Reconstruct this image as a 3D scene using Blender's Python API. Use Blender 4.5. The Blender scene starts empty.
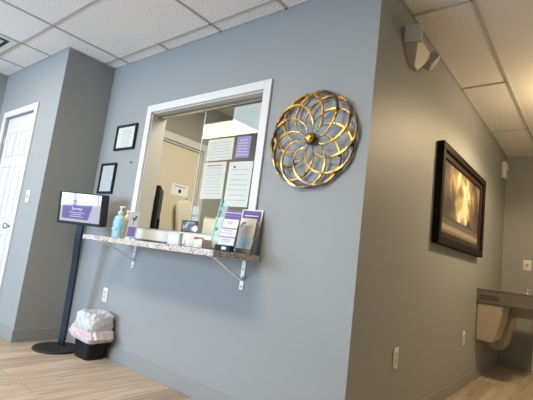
import bpy, bmesh, math, random
from mathutils import Vector, Matrix, noise
random.seed(7)
S = bpy.context.scene
COL = S.collection
R = math.radians
# ------------------------------------------------------------------ camera
yaw, pitch, roll, fpx = 0.691192, 0.134717, 0.123731, 412.596
cy_, sy_, cp_, sp_ = math.cos(yaw), math.sin(yaw), math.cos(pitch), math.sin(pitch)
fw = Vector((-sy_*cp_, cy_*cp_, sp_)); rt = Vector((cy_, sy_, 0)); up = rt.cross(fw)
cr, sr = math.cos(roll), math.sin(roll)
r2 = rt*cr + up*sr; u2 = -rt*sr + up*cr
camd = bpy.data.cameras.new('camera'); cam = bpy.data.objects.new('camera', camd); COL.objects.link(cam)
M = Matrix.Identity(4)
for i in range(3):
    M[i][0] = r2[i]; M[i][1] = u2[i]; M[i][2] = -fw[i]
M[0][3], M[1][3], M[2][3] = 0.969927, -1.960108, 0.951983
cam.matrix_world = M
camd.sensor_width = 36; camd.lens = 36*fpx/533; camd.clip_start = .02
S.camera = cam
# ------------------------------------------------------------------ world, lights, exposure
S.view_settings.view_transform = 'Standard'; S.view_settings.look = 'None'
S.view_settings.gamma = 1; S.view_settings.exposure = 0.55
W = bpy.data.worlds.new('sky'); S.world = W; W.use_nodes = True
bg = W.node_tree.nodes['Background']; bg.inputs[0].default_value = (.50, .70, 1, 1); bg.inputs[1].default_value = 2.2

def area(name, loc, rot, sx, sy, power, col, spread=180):
    l = bpy.data.lights.new(name, 'AREA'); l.shape = 'RECTANGLE'; l.size = sx; l.size_y = sy
    l.energy = power; l.color = col; l.spread = R(spread)
    o = bpy.data.objects.new(name, l); o.location = loc; o.rotation_euler = rot; COL.objects.link(o); return o
# daylight entering by the big window behind the camera
area('daylight', (-2.75, -5.2, 1.27), (R(84), 0, 0), 2.7, 1.4, 124, (.54, .74, 1), 130)
area('office_fill', (-1.25, .85, 2.56), (0, 0, 0), .5, .9, 28, (1, .93, .78))  # unseen warm fill added to brighten the office, without any fixture
area('lobby_lamp', (-3.15, -1.645, 2.575), (0, 0, 0), 1.1, .5, 17, (1, .87, .68))
area('lobby_lamp', (-.69, -2.255, 2.575), (0, 0, 0), 1.1, .5, 46, (1, .87, .68))
HALL_W = 68
# ------------------------------------------------------------------ materials
MATS = {}
def mat(name, col, rough=.6, metal=0, spec=.5, emit=None, es=0, bump=None, var=None, alpha=None, trans=0, coat=0):
    """var=(scale, col2, lo, hi): noise mix; bump=(scale,strength,dist)"""
    if name in MATS: return MATS[name]
    m = bpy.data.materials.new(name); m.use_nodes = True; nt = m.node_tree; b = nt.nodes['Principled BSDF']
    b.inputs['Base Color'].default_value = (*col, 1); b.inputs['Roughness'].default_value = rough
    b.inputs['Metallic'].default_value = metal; b.inputs['Specular IOR Level'].default_value = spec
    b.inputs['Transmission Weight'].default_value = trans; b.inputs['Coat Weight'].default_value = coat
    if emit: b.inputs['Emission Color'].default_value = (*emit, 1); b.inputs['Emission Strength'].default_value = es
    tc = nt.nodes.new('ShaderNodeTexCoord')
    if var:
        n = nt.nodes.new('ShaderNodeTexNoise'); n.inputs['Scale'].default_value = var[0]; n.inputs['Detail'].default_value = 5
        nt.links.new(tc.outputs['Object'], n.inputs['Vector'])
        rmp = nt.nodes.new('ShaderNodeValToRGB'); rmp.color_ramp.elements[0].position = var[2]; rmp.color_ramp.elements[1].position = var[3]
        rmp.color_ramp.elements[0].color = (*col, 1); rmp.color_ramp.elements[1].color = (*var[1], 1)
        nt.links.new(n.outputs[0], rmp.inputs[0]); nt.links.new(rmp.outputs[0], b.inputs['Base Color'])
    if bump:
        n = nt.nodes.new('ShaderNodeTexNoise'); n.inputs['Scale'].default_value = bump[0]; n.inputs['Detail'].default_value = 4
        nt.links.new(tc.outputs['Object'], n.inputs['Vector'])
        bp = nt.nodes.new('ShaderNodeBump'); bp.inputs['Strength'].default_value = bump[1]; bp.inputs['Distance'].default_value = bump[2]
        nt.links.new(n.outputs[0], bp.inputs['Height']); nt.links.new(bp.outputs[0], b.inputs['Normal'])
    if alpha is not None:
        b.inputs['Alpha'].default_value = alpha
    MATS[name] = m; return m

def clear_mat(name, tint, ior=1.5, rough=0.0, body=0.0):
    if name in MATS: return MATS[name]
    m = bpy.data.materials.new(name); m.use_nodes = True; nt = m.node_tree
    nt.nodes.remove(nt.nodes['Principled BSDF']); out = nt.nodes['Material Output']
    t = nt.nodes.new('ShaderNodeBsdfTransparent'); t.inputs[0].default_value = (*tint, 1)
    g = nt.nodes.new('ShaderNodeBsdfGlossy'); g.inputs['Roughness'].default_value = rough
    f = nt.nodes.new('ShaderNodeFresnel'); f.inputs[0].default_value = ior
    geo = nt.nodes.new('ShaderNodeNewGeometry'); inv = nt.nodes.new('ShaderNodeMath'); inv.operation = 'SUBTRACT'; inv.inputs[0].default_value = 1
    nt.links.new(geo.outputs['Backfacing'], inv.inputs[1])          # outer faces reflect for both sides of the thin sheet
    mu = nt.nodes.new('ShaderNodeMath'); mu.operation = 'MULTIPLY'; nt.links.new(f.outputs[0], mu.inputs[0]); nt.links.new(inv.outputs[0], mu.inputs[1])
    m3 = nt.nodes.new('ShaderNodeMath'); m3.operation = 'MULTIPLY'; m3.inputs[1].default_value = 1.4; m3.use_clamp = True; nt.links.new(mu.outputs[0], m3.inputs[0])
    mx = nt.nodes.new('ShaderNodeMixShader'); nt.links.new(m3.outputs[0], mx.inputs[0])
    nt.links.new(t.outputs[0], mx.inputs[1]); nt.links.new(g.outputs[0], mx.inputs[2])
    if body:
        d = nt.nodes.new('ShaderNodeBsdfDiffuse'); d.inputs[0].default_value = (*tint, 1)
        m2 = nt.nodes.new('ShaderNodeMixShader'); m2.inputs[0].default_value = body
        nt.links.new(mx.outputs[0], m2.inputs[1]); nt.links.new(d.outputs[0], m2.inputs[2]); nt.links.new(m2.outputs[0], out.inputs[0])
    else: nt.links.new(mx.outputs[0], out.inputs[0])
    MATS[name] = m; return m

PAINT = mat('wall paint', (.290, .298, .290), .55, spec=.3, bump=(160, .06, .002))
PAINT_OFFICE = mat('office paint', (.34, .33, .29), .6, bump=(160, .06, .002))
BASE = mat('rubber cove base', (.265, .262, .25), .5)
TRIM = mat('white trim paint', (.65, .64, .61), .4, bump=(40, .03, .001))
DOORW = mat('white door paint', (.62, .61, .60), .38, bump=(60, .05, .001))
DRYW = mat('smooth drywall ceiling', (.74, .70, .65), .8)
TBAR = mat('painted tee bar', (.46, .44, .42), .5)
WHITE = mat('white plastic', (.68, .67, .64), .35)
OFFW = mat('aged white plastic', (.66, .62, .54), .45)
DARK = mat('dark slot', (.03, .03, .03), .6)
BLACK = mat('black plastic', (.012, .012, .013), .5, spec=.3)
BLACKM = mat('matte black plastic', (.010, .010, .011), .75)
NAVYM = mat('satin black metal', (.014, .020, .032), .28, metal=.5)
STEEL = mat('brushed steel', (.34, .31, .26), .32, metal=.9, bump=(200, .1, .001))
CHROME = mat('bright chrome', (.85, .84, .82), .12, metal=1)
BRASS = mat('satin nickel', (.62, .58, .52), .25, metal=1)
PAPER = mat('white paper', (.66, .635, .56), .8)
PAPERB = mat('pale blue paper', (.52, .55, .53), .8)
PAPERW = mat('plain white paper', (.68, .68, .65), .8)
INK = mat('grey print', (.36, .40, .42), .8)
INKR = mat('faded red print', (.55, .25, .22), .8)
INKB = mat('blue print', (.36, .45, .62), .8)
PURPLE = mat('purple print', (.12, .07, .27), .6)
PURPLEL = mat('light purple print', (.28, .22, .46), .6)
GLASS = clear_mat('window glass', (.975, .98, .965))
ACRYL = clear_mat('clear acrylic', (.90, .94, .94), 1.45, .03, .10)
ACRYLG = clear_mat('green acrylic edge', (.55, .82, .72), 1.5, .1, .45)
LENS = mat('lit light lens', (.9, .9, .85), .6, emit=(1, .86, .60), es=3.2)
PHOTOK = mat('dark card photo', (.05, .05, .05), .5, var=(30, (.35, .36, .36), .5, .6))

def tile_mat():
    m = bpy.data.materials.new('speckled ceiling tile'); m.use_nodes = True; nt = m.node_tree; b = nt.nodes['Principled BSDF']
    b.inputs['Roughness'].default_value = .9; b.inputs['Specular IOR Level'].default_value = .1
    tc = nt.nodes.new('ShaderNodeTexCoord')
    v = nt.nodes.new('ShaderNodeTexNoise'); v.inputs['Scale'].default_value = 75; v.inputs['Detail'].default_value = 4; v.inputs['Roughness'].default_value = .7
    r = nt.nodes.new('ShaderNodeValToRGB'); r.color_ramp.elements[0].position = .36; r.color_ramp.elements[1].position = .52
    r.color_ramp.elements[0].color = (.62, .595, .565, 1); r.color_ramp.elements[1].color = (.84, .81, .77, 1)
    nt.links.new(tc.outputs['Object'], v.inputs['Vector']); nt.links.new(v.outputs[0], r.inputs[0]); nt.links.new(r.outputs[0], b.inputs['Base Color'])
    bp = nt.nodes.new('ShaderNodeBump'); bp.inputs['Strength'].default_value = .5; bp.inputs['Distance'].default_value = .004
    nt.links.new(r.outputs[0], bp.inputs['Height']); nt.links.new(bp.outputs[0], b.inputs['Normal']); return m
TILE = tile_mat()

def floor_mat():
    m = bpy.data.materials.new('oak plank vinyl'); m.use_nodes = True; nt = m.node_tree; b = nt.nodes['Principled BSDF']
    L = nt.links.new
    b.inputs['Roughness'].default_value = .42; b.inputs['Specular IOR Level'].default_value = .35
    tc = nt.nodes.new('ShaderNodeTexCoord')
    mp = nt.nodes.new('ShaderNodeMapping'); mp.inputs['Rotation'].default_value = (0, 0, R(90)); L(tc.outputs['Object'], mp.inputs[0])
    br = nt.nodes.new('ShaderNodeTexBrick'); br.inputs['Scale'].default_value = 1; br.inputs['Brick Width'].default_value = 1.2
    br.inputs['Row Height'].default_value = .18; br.inputs['Mortar Size'].default_value = .0018; br.inputs['Mortar Smooth'].default_value = .3
    br.inputs['Color1'].default_value = (.40, .32, .24, 1); br.inputs['Color2'].default_value = (.56, .46, .355, 1); br.inputs['Mortar'].default_value = (.20, .15, .11, 1)
    br.offset = .37; L(mp.outputs[0], br.inputs[0])
    mp2 = nt.nodes.new('ShaderNodeMapping'); mp2.inputs['Scale'].default_value = (22, 1.6, 1); L(tc.outputs['Object'], mp2.inputs[0])
    n = nt.nodes.new('ShaderNodeTexNoise'); n.inputs['Scale'].default_value = 1; n.inputs['Detail'].default_value = 6; n.inputs['Roughness'].default_value = .65
    n.inputs['Distortion'].default_value = 1.2
    L(mp2.outputs[0], n.inputs[0])
    r = nt.nodes.new('ShaderNodeValToRGB'); r.color_ramp.elements[0].position = .34; r.color_ramp.elements[1].position = .66
    r.color_ramp.elements[0].color = (.66, .62, .58, 1); r.color_ramp.elements[1].color = (1.12, 1.13, 1.17, 1); L(n.outputs[0], r.inputs[0])
    mx = nt.nodes.new('ShaderNodeMix'); mx.data_type = 'RGBA'; mx.blend_type = 'MULTIPLY'; mx.inputs[0].default_value = 1
    L(br.outputs[0], mx.inputs[6]); L(r.outputs[0], mx.inputs[7]); L(mx.outputs[2], b.inputs['Base Color'])
    bp = nt.nodes.new('ShaderNodeBump'); bp.inputs['Strength'].default_value = .15; bp.inputs['Distance'].default_value = .002
    L(n.outputs[0], bp.inputs['Height']); L(bp.outputs[0], b.inputs['Normal']); return m
FLOOR = floor_mat()

def granite_mat():
    m = bpy.data.materials.new('speckled granite'); m.use_nodes = True; nt = m.node_tree; b = nt.nodes['Principled BSDF']; L = nt.links.new
    b.inputs['Roughness'].default_value = .25
    tc = nt.nodes.new('ShaderNodeTexCoord')
    v = nt.nodes.new('ShaderNodeTexVoronoi'); v.inputs['Scale'].default_value = 120; L(tc.outputs['Object'], v.inputs['Vector'])
    r = nt.nodes.new('ShaderNodeValToRGB'); r.color_ramp.interpolation = 'CONSTANT'
    e = r.color_ramp.elements; e[0].position = 0; e[0].color = (.52, .48, .43, 1); e[1].position = .35; e[1].color = (.58, .55, .51, 1)
    for p, c in ((.55, (.40, .32, .26)), (.68, (.40, .38, .36)), (.80, (.10, .085, .08)), (.88, (.48, .43, .38))):
        k = e.new(p); k.color = (*c, 1)
    L(v.outputs['Color'], r.inputs[0]); L(r.outputs[0], b.inputs['Base Color']); return m
GRANITE = granite_mat()

def gold_mat():
    m = bpy.data.materials.new('patinated gold metal'); m.use_nodes = True; nt = m.node_tree; b = nt.nodes['Principled BSDF']; L = nt.links.new
    b.inputs['Roughness'].default_value = .28; b.inputs['Metallic'].default_value = .70
    tc = nt.nodes.new('ShaderNodeTexCoord')
    n = nt.nodes.new('ShaderNodeTexNoise'); n.inputs['Scale'].default_value = 13; n.inputs['Detail'].default_value = 3; L(tc.outputs['Object'], n.inputs[0])
    ln = nt.nodes.new('ShaderNodeVectorMath'); ln.operation = 'LENGTH'; L(tc.outputs['Object'], ln.inputs[0])
    ad = nt.nodes.new('ShaderNodeMath'); ad.operation = 'MULTIPLY_ADD'; ad.inputs[1].default_value = -1.1; L(ln.outputs['Value'], ad.inputs[0]); L(n.outputs[0], ad.inputs[2])
    r = nt.nodes.new('ShaderNodeValToRGB'); e = r.color_ramp.elements
    e[0].position = .17; e[0].color = (.12, .075, .045, 1); e[1].position = .46; e[1].color = (.90, .62, .24, 1)
    k = e.new(.26); k.color = (.60, .31, .06, 1); k = e.new(.36); k.color = (.78, .45, .09, 1)
    L(ad.outputs[0], r.inputs[0]); L(r.outputs[0], b.inputs['Base Color']); return m
GOLD = gold_mat()
BRONZE = mat('dark bronze wire', (.07, .055, .045), .35, metal=.85)
HUBG = mat('polished gold', (.80, .48, .10), .22, metal=1)

# ------------------------------------------------------------------ mesh helpers
def box(bm, x0, x1, y0, y1, z0, z1, bev=0, mtx=None):
    g = bmesh.ops.create_cube(bm, size=1)
    vs = g['verts']
    for v in vs:
        v.co = Vector(((x0+x1)/2+v.co.x*(x1-x0), (y0+y1)/2+v.co.y*(y1-y0), (z0+z1)/2+v.co.z*(z1-z0)))
    if bev:
        es = list({e for v in vs for e in v.link_edges})
        r = bmesh.ops.bevel(bm, geom=es, offset=bev, segments=2, affect='EDGES', profile=.5)
        vs = list({v for f in r['faces'] for v in f.verts} | {v for v in vs if v.is_valid})
    if mtx:
        for v in vs: v.co = mtx @ v.co
    return vs
def cyl(bm, p0, p1, r0, r1=None, n=24, cap=True):
    p0, p1 = Vector(p0), Vector(p1); r1 = r0 if r1 is None else r1
    d = (p1-p0); q = d.to_track_quat('Z', 'Y').to_matrix()
    a = [bm.verts.new(p0+q @ Vector((math.cos(t)*r0, math.sin(t)*r0, 0))) for t in [2*math.pi*i/n for i in range(n)]]
    b = [bm.verts.new(p1+q @ Vector((math.cos(t)*r1, math.sin(t)*r1, 0))) for t in [2*math.pi*i/n for i in range(n)]]
    for i in range(n): bm.faces.new((a[i], a[(i+1) % n], b[(i+1) % n], b[i]))
    if cap: bm.faces.new(a[::-1]); bm.faces.new(b)
def lathe(bm, prof, c=(0, 0, 0), n=28, sx=1, sy=1):
    rings = []
    for r, z in prof:
        rings.append([bm.verts.new((c[0]+math.cos(2*math.pi*i/n)*max(r, 1e-4)*sx, c[1]+math.sin(2*math.pi*i/n)*max(r, 1e-4)*sy, c[2]+z)) for i in range(n)])
    for a, b in zip(rings, rings[1:]):
        for i in range(n): bm.faces.new((a[i], a[(i+1) % n], b[(i+1) % n], b[i]))
    bm.faces.new(rings[0][::-1]); bm.faces.new(rings[-1])
def prism(bm, pts, axis, a0, a1):
    """polygon pts in the two other axes, extruded along axis index"""
    def mk(p, a):
        c = [0, 0, 0]; o = [i for i in range(3) if i != axis]; c[o[0]], c[o[1]] = p; c[axis] = a; return bm.verts.new(c)
    A = [mk(p, a0) for p in pts]; B = [mk(p, a1) for p in pts]; n = len(pts)
    for i in range(n): bm.faces.new((A[i], A[(i+1) % n], B[(i+1) % n], B[i]))
    bm.faces.new(A[::-1]); bm.faces.new(B)
def sweep(bm, pts, w0, h0, normals=None, closed=False, rnd=False, taper=0):
    """band of cross-section w (sideways) x h (along reference normal) following pts; rnd -> round tube radius w"""
    n = len(pts); rings = []
    for i, p in enumerate(pts):
        k_ = 1 if not taper else min(1, .28+.72*min(i, n-1-i)/taper); w, h = w0*k_, h0*k_
        p = Vector(p); a = Vector(pts[(i-1) % n] if closed or i > 0 else pts[0]); b = Vector(pts[(i+1) % n] if closed or i < n-1 else pts[-1])
        t = (b-a).normalized(); nn = Vector(normals[i] if normals else (0, -1, 0)); s = t.cross(nn).normalized(); nn = s.cross(t).normalized()
        if rnd: off = [s*math.cos(k*math.pi/3)*w+nn*math.sin(k*math.pi/3)*w for k in range(6)]
        else: off = [s*w/2+nn*h/2, -s*w/2+nn*h/2, -s*w/2-nn*h/2, s*w/2-nn*h/2]
        rings.append([bm.verts.new(p+o) for o in off])
    m = len(rings[0])
    for i in range(n if closed else n-1):
        A, B = rings[i], rings[(i+1) % n]
        for k in range(m): bm.faces.new((A[k], A[(k+1) % m], B[(k+1) % m], B[k]))
    if not closed: bm.faces.new(rings[0][::-1]); bm.faces.new(rings[-1])
def obj(name, bm, m, parent=None, smooth=False):
    bmesh.ops.recalc_face_normals(bm, faces=bm.faces)
    me = bpy.data.meshes.new(name); bm.to_mesh(me); bm.free()
    if m: me.materials.append(m)
    if smooth:
        for p in me.polygons: p.use_smooth = True
        me.set_sharp_from_angle(angle=R(40))
    o = bpy.data.objects.new(name, me); COL.objects.link(o)
    if parent: o.parent = parent
    return o
def mbox(name, m, parent, *a, **k):
    bm = bmesh.new(); box(bm, *a, **k); return obj(name, bm, m, parent, smooth='bev' in k)
def struct(o): o['kind'] = 'structure'; return o
def tag(o, label, cat, group=None):
    o['label'] = label; o['category'] = cat
    if group: o['group'] = group
    return o
def thing(name, label, cat, loc=(0, 0, 0), rotz=0, group=None):
    o = bpy.data.objects.new(name, None); o.empty_display_size = .05; COL.objects.link(o)
    o.location = loc; o.rotation_euler = (0, 0, rotz); return tag(o, label, cat, group)
def text_mesh(name, s, size, m, parent, mtx, depth=.0004):
    cu = bpy.data.curves.new(name, 'FONT'); cu.body = s; cu.size = size; cu.align_x = 'CENTER'; cu.align_y = 'CENTER'; cu.extrude = depth
    t = bpy.data.objects.new(name, cu); me = bpy.data.meshes.new_from_object(t); bpy.data.objects.remove(t)
    me.materials.append(m); me.transform(mtx)
    o = bpy.data.objects.new(name, me); COL.objects.link(o); o.parent = parent; return o

# ------------------------------------------------------------------ structure
H = 2.6; Wx = -2.79; Dy = -.46; XL = -4.25; YB = -5.0; XR = 1.75; LY = 3.95; T = .14
WX0, WX1, WZ0, WZ1 = -2.025, -.780, 1.04, 2.042      # window opening
bm = bmesh.new(); box(bm, XL-.2, XR+.2, YB-.2, LY+.2, -.05, 0); struct(obj('floor', bm, FLOOR))
bm = bmesh.new(); box(bm, XL, 0, YB, 0, H, H+.05); box(bm, 0, .36, YB, LY, H, H+.05); box(bm, .36, XR, YB, -.3, H, H+.05); struct(obj('ceiling', bm, TILE))
bm = bmesh.new(); box(bm, .36, XR, -.3, LY, H, H+.05); struct(obj('ceiling_hall', bm, DRYW))
bm = bmesh.new()
box(bm, Wx, WX0, 0, T, 0, H); box(bm, WX1, 0, 0, T, 0, H); box(bm, WX0, WX1, 0, T, 0, .965); box(bm, WX0, WX1, 0, T, WZ1, H)
box(bm, WX0, WX1, .03, T, .965, WZ0)
struct(obj('wall_front', bm, PAINT))
bm = bmesh.new(); box(bm, -.12, 0, T, LY, 0, H); struct(obj('wall_hall', bm, PAINT))
bm = bmesh.new(); box(bm, 0, .36, LY, LY+.12, 0, H); box(bm, 1.26, XR, LY, LY+.12, 0, H); box(bm, .36, 1.26, LY, LY+.12, 2.1, H); struct(obj('wall_hall_end', bm, PAINT))
# closet block with the door
DX0, DX1, DZ = -4.01, -3.268, 2.072
bm = bmesh.new(); box(bm, XL, DX0, Dy, Dy+.12, 0, H); box(bm, DX1, Wx, Dy, Dy+.12, 0, H); box(bm, DX0, DX1, Dy, Dy+.12, DZ, H)
box(bm, Wx-.12, Wx, Dy+.12, T, 0, H)
struct(obj('wall_closet', bm, PAINT))
bm = bmesh.new(); box(bm, XL-.12, XL, YB, Dy+.12, 0, H); struct(obj('wall_left', bm, PAINT))
bm = bmesh.new(); box(bm, XR, XR+.12, YB, LY, 0, H); struct(obj('wall_right', bm, PAINT))
BX0, BX1, BZ0, BZ1 = -4.15, -1.35, .55, 2.00
bm = bmesh.new(); box(bm, XL, BX0, YB-.12, YB, 0, H); box(bm, BX1, XR, YB-.12, YB, 0, H); box(bm, BX0, BX1, YB-.12, YB, 0, BZ0); box(bm, BX0, BX1, YB-.12, YB, BZ1, H)
struct(obj('wall_back', bm, PAINT))
# window behind the camera
bm = bmesh.new(); e = .05
box(bm, BX0, BX1, YB-.10, YB+.01, BZ0, BZ0+e); box(bm, BX0, BX1, YB-.10, YB+.01, BZ1-e, BZ1)
box(bm, BX0, BX0+e, YB-.10, YB+.01, BZ0+e, BZ1-e); box(bm, BX1-e, BX1, YB-.10, YB+.01, BZ0+e, BZ1-e)
for k in range(1, 7):
    x = BX0+(BX1-BX0)*k/7; box(bm, x-.022, x+.022, YB-.08, YB-.02, BZ0+e, BZ1-e)
w2 = struct(obj('window_2', bm, BLACKM))
# office room behind the service window
bm = bmesh.new(); box(bm, -2.70, -2.62, T, .22, 0, H); box(bm, -2.70, -2.62, 1.13, 3.2, 0, H); box(bm, -2.70, -2.62, .22, 1.13, 2.05, H); struct(obj('wall_office_left', bm, PAINT_OFFICE))
bm = bmesh.new(); box(bm, -2.62, -.12, 3.0, 3.1, 0, H); struct(obj('wall_office_back', bm, PAINT_OFFICE))
bm = bmesh.new(); box(bm, -2.70, -.12, T, 3.0, H, H+.05); struct(obj('ceiling_office', bm, TILE))
# ceiling tee bars
bm = bmesh.new(); tw = .009
def tb(x0, x1, y0, y1): box(bm, x0, x1, y0, y1, H-.007, H)
ys = [-.12-.61*k for k in range(8)]
for y in ys:
    if y > Dy: tb(Wx, 0, y-tw, y+tw)
    else: tb(XL, .36, y-tw, y+tw)
for x in (-3.78, -3.17): tb(x-tw, x+tw, YB, Dy)
for x in (-2.54, -1.30, -.08): tb(x-tw, x+tw, YB, 0)
for x in (-1.94, -.68): tb(x-tw, x+tw, -.12, 0)
tb(.36-tw, .36+tw, YB, LY)
for y in (.45, 1.67, 2.89): tb(0, .36, y-tw, y+tw)
# wall angle
for a in ((Wx, 0, -.014, 0), (XL, Wx, Dy-.014, Dy), (Wx, Wx+.014, Dy, 0), (0, .014, 0, LY), (0, .36, LY-.014, LY), (XL, XL+.014, YB, Dy)): tb(*a)
struct(obj('trim_1', bm, TBAR))
# baseboards (rubber cove base)
bh = .10; bt = .008
def baseb(name, *rects):
    bm = bmesh.new()
    for x0, x1, y0, y1 in rects: box(bm, x0, x1, y0, y1, 0, bh, bev=.003)
    struct(obj(name, bm, BASE))
baseb('baseboard_front', (Wx+bt, bt, -bt, 0)); baseb('baseboard_return', (Wx, Wx+bt, Dy-bt, 0))
baseb('baseboard_closet', (-3.203, Wx, Dy-bt, Dy), (XL+bt, -4.075, Dy-bt, Dy)); baseb('baseboard_hall', (0, bt, 0, LY))
baseb('baseboard_hall_end', (bt, .355, LY-bt, LY)); baseb('baseboard_left', (XL, XL+bt, YB, Dy)); baseb('baseboard_right', (XR-bt, XR, YB, LY))

# ---- door_1: six-panel white door in the closet face
def frame_casing(name, parent, m, x0, x1, z1, y, w, th, z0=0, sign=-1):
    bm = bmesh.new(); ya, yb = sorted((y, y+sign*th))
    box(bm, x0-w, x0, ya, yb, z0, z1+w, bev=.004); box(bm, x1, x1+w, ya, yb, z0, z1+w, bev=.004); box(bm, x0, x1, ya, yb, z1, z1+w, bev=.004)
    return obj(name, bm, m, parent)
bm = bmesh.new(); yd = Dy+.025
box(bm, DX0+.004, DX1-.004, yd, yd+.04, .01, DZ-.004)
dw = DX1-DX0; pcols = [(DX0+.11, DX0+dw/2-.05), (DX0+dw/2+.05, DX1-.11)]
for (a, b) in pcols:
    for (z0, z1) in ((1.64, 1.90), (.98, 1.54), (.25, .86)):
        # raised moulding ring and field
        for (u0, u1, v0, v1) in ((a, b, z0, z0+.014), (a, b, z1-.014, z1), (a, a+.014, z0, z1), (b-.014, b, z0, z1)):
            box(bm, u0, u1, yd-.007, yd, v0, v1, bev=.003)
        box(bm, a+.04, b-.04, yd-.006, yd, z0+.04, z1-.04, bev=.004)
d1 = struct(obj('door_1', bm, DOORW))
frame_casing('door_casing', d1, TRIM, DX0, DX1, DZ, Dy, .062, .018)
bm = bmesh.new(); box(bm, DX0-.001, DX0+.02, Dy+.065, Dy+.12, 0, DZ); box(bm, DX1-.02, DX1, Dy+.065, Dy+.12, 0, DZ); obj('door_stop', bm, TRIM, d1)
kx, kz = DX1-.07, .935
bm = bmesh.new(); cyl(bm, (kx, yd, kz), (kx, yd-.012, kz), .034, .030); cyl(bm, (kx, yd-.012, kz), (kx, yd-.04, kz), .012)
hk = obj('door_handle', bm, BRASS, d1, True)
bm = bmesh.new()
pr = [(.006, -.030), (.022, -.036), (.030, -.050), (.029, -.064), (.018, -.074), (.004, -.077)]
rings = [[bm.verts.new((kx+math.cos(2*math.pi*i/20)*r, yd+y, kz+math.sin(2*math.pi*i/20)*r)) for i in range(20)] for r, y in pr]
for A, B in zip(rings, rings[1:]):
    for i in range(20): bm.faces.new((A[i], A[(i+1) % 20], B[(i+1) % 20], B[i]))
bm.faces.new(rings[0]); bm.faces.new(rings[-1])
obj('knob', bm, BRASS, hk, True)
for z in (.25, 1.05, 1.83):
    bm = bmesh.new(); cyl(bm, (DX0+.002, yd-.008, z-.045), (DX0+.002, yd-.008, z+.045), .007, n=10); obj('hinge', bm, BRASS, d1, True)
# door_2: office door (beige) in the office left wall
DOORB = mat('beige door paint', (.68, .62, .47), .5, bump=(50, .04, .001))
bm = bmesh.new(); box(bm, -2.67, -2.645, .22, 1.13, .01, 2.05); d2 = struct(obj('door_2', bm, DOORB))
bm = bmesh.new()
box(bm, -2.62, -2.60, .14, .22, 0, 2.13, bev=.003); box(bm, -2.62, -2.60, 1.13, 1.21, 0, 2.13, bev=.003); box(bm, -2.62, -2.60, .22, 1.13, 2.05, 2.13, bev=.003)
obj('door_casing', bm, TRIM, d2)
bm = bmesh.new(); box(bm, -2.645, -2.622, .22, .24, 0, 2.05); box(bm, -2.645, -2.622, 1.11, 1.13, 0, 2.05); box(bm, -2.645, -2.622, .24, 1.11, 2.03, 2.05); obj('door_stop', bm, TRIM, d2)
# door_3: hall end
bm = bmesh.new(); box(bm, .36+.062, 1.26-.062, LY+.03, LY+.07, .01, 2.04); d3 = struct(obj('door_3', bm, DOORW))
frame_casing('door_casing', d3, TRIM, .422, 1.198, 2.04, LY, .07, .018)
bm = bmesh.new(); box(bm, .36, .422, LY, LY+.12, 0, 2.1); box(bm, 1.198, 1.26, LY, LY+.12, 0, 2.1); box(bm, .422, 1.198, LY, LY+.12, 2.04, 2.1); obj('door_jamb', bm, TRIM, d3)

# ---- window_1: service window with sliding glass
bm = bmesh.new(); c = .062; th = .018
box(bm, WX0-c, WX0, -th, 0, .965, WZ1+c, bev=.003); box(bm, WX1, WX1+c, -th, 0, .965, WZ1+c, bev=.003)
box(bm, WX0, WX1, -th, 0, WZ1, WZ1+c, bev=.003); box(bm, WX0, WX1, -th, .03, .965, WZ0, bev=.003)
win = struct(obj('window_1', bm, TRIM))
bm = bmesh.new(); j = .012
box(bm, WX0, WX0+j, 0, T, WZ0, WZ1); box(bm, WX1-j, WX1, 0, T, WZ0, WZ1); box(bm, WX0, WX1, 0, T, WZ1-j, WZ1); box(bm, WX0, WX1, -.012, T, WZ0, WZ0+j)
obj('window_jamb', bm, mat('greige jamb paint', (.47, .46, .42), .5), win)
bm = bmesh.new(); box(bm, WX0+j, WX1-j, .055, .110, WZ1-j-.010, WZ1-j); box(bm, WX0+j, WX1-j, .058, .062, WZ1-j-.026, WZ1-j-.008); obj('top_track', bm, STEEL, win)
bm = bmesh.new(); box(bm, WX0+j, WX1-j, .055, .110, WZ0+j, WZ0+j+.008); obj('bottom_track', bm, STEEL, win)
mbox('glass_pane', GLASS, win, -1.430, WX1-j, .077, .083, WZ0+j+.008, WZ1-j-.010)
mbox('glass_edge', mat('ground glass edge', (.72, .78, .70), .35), win, -1.434, -1.430, .076, .084, WZ0+j+.008, WZ1-j-.010)

# ------------------------------------------------------------------ granite shelf and brackets
bm = bmesh.new(); box(bm, -2.035, -.635, -.41, -.0185, .915, .950, bev=.003)
SH = tag(obj('counter_shelf', bm, GRANITE), 'speckled granite ledge mounted under the service window', 'shelf')
def bracket(x, label):
    t = thing('shelf_bracket', label, 'bracket', (x, 0, .73), group='brackets under the granite ledge')
    WM = mat('white bracket metal', (.78, .78, .78), .35, metal=.2)
    bm = bmesh.new(); box(bm, -.016, .016, -.006, -.0005, 0, .185, bev=.001); wl = obj('wall_plate', bm, WM, t)
    bm = bmesh.new(); box(bm, -.016, .016, -.30, -.006, .179, .184, bev=.001); obj('shelf_arm', bm, WM, t)
    bm = bmesh.new(); sweep(bm, [(0, -.006, .055), (0, -.27, .179)], .024, .007, normals=[(0, -.4, -1)]*2); obj('brace', bm, WM, t)
    for z in (.018, .075, .125):
        bm = bmesh.new(); cyl(bm, (0, -.006, z), (0, -.009, z), .006, n=12); obj('screw', bm, STEEL, wl)
bracket(-.765, 'white metal bracket under the right end of the granite ledge')
bracket(-1.95, 'white metal bracket under the left end of the granite ledge')

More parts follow.
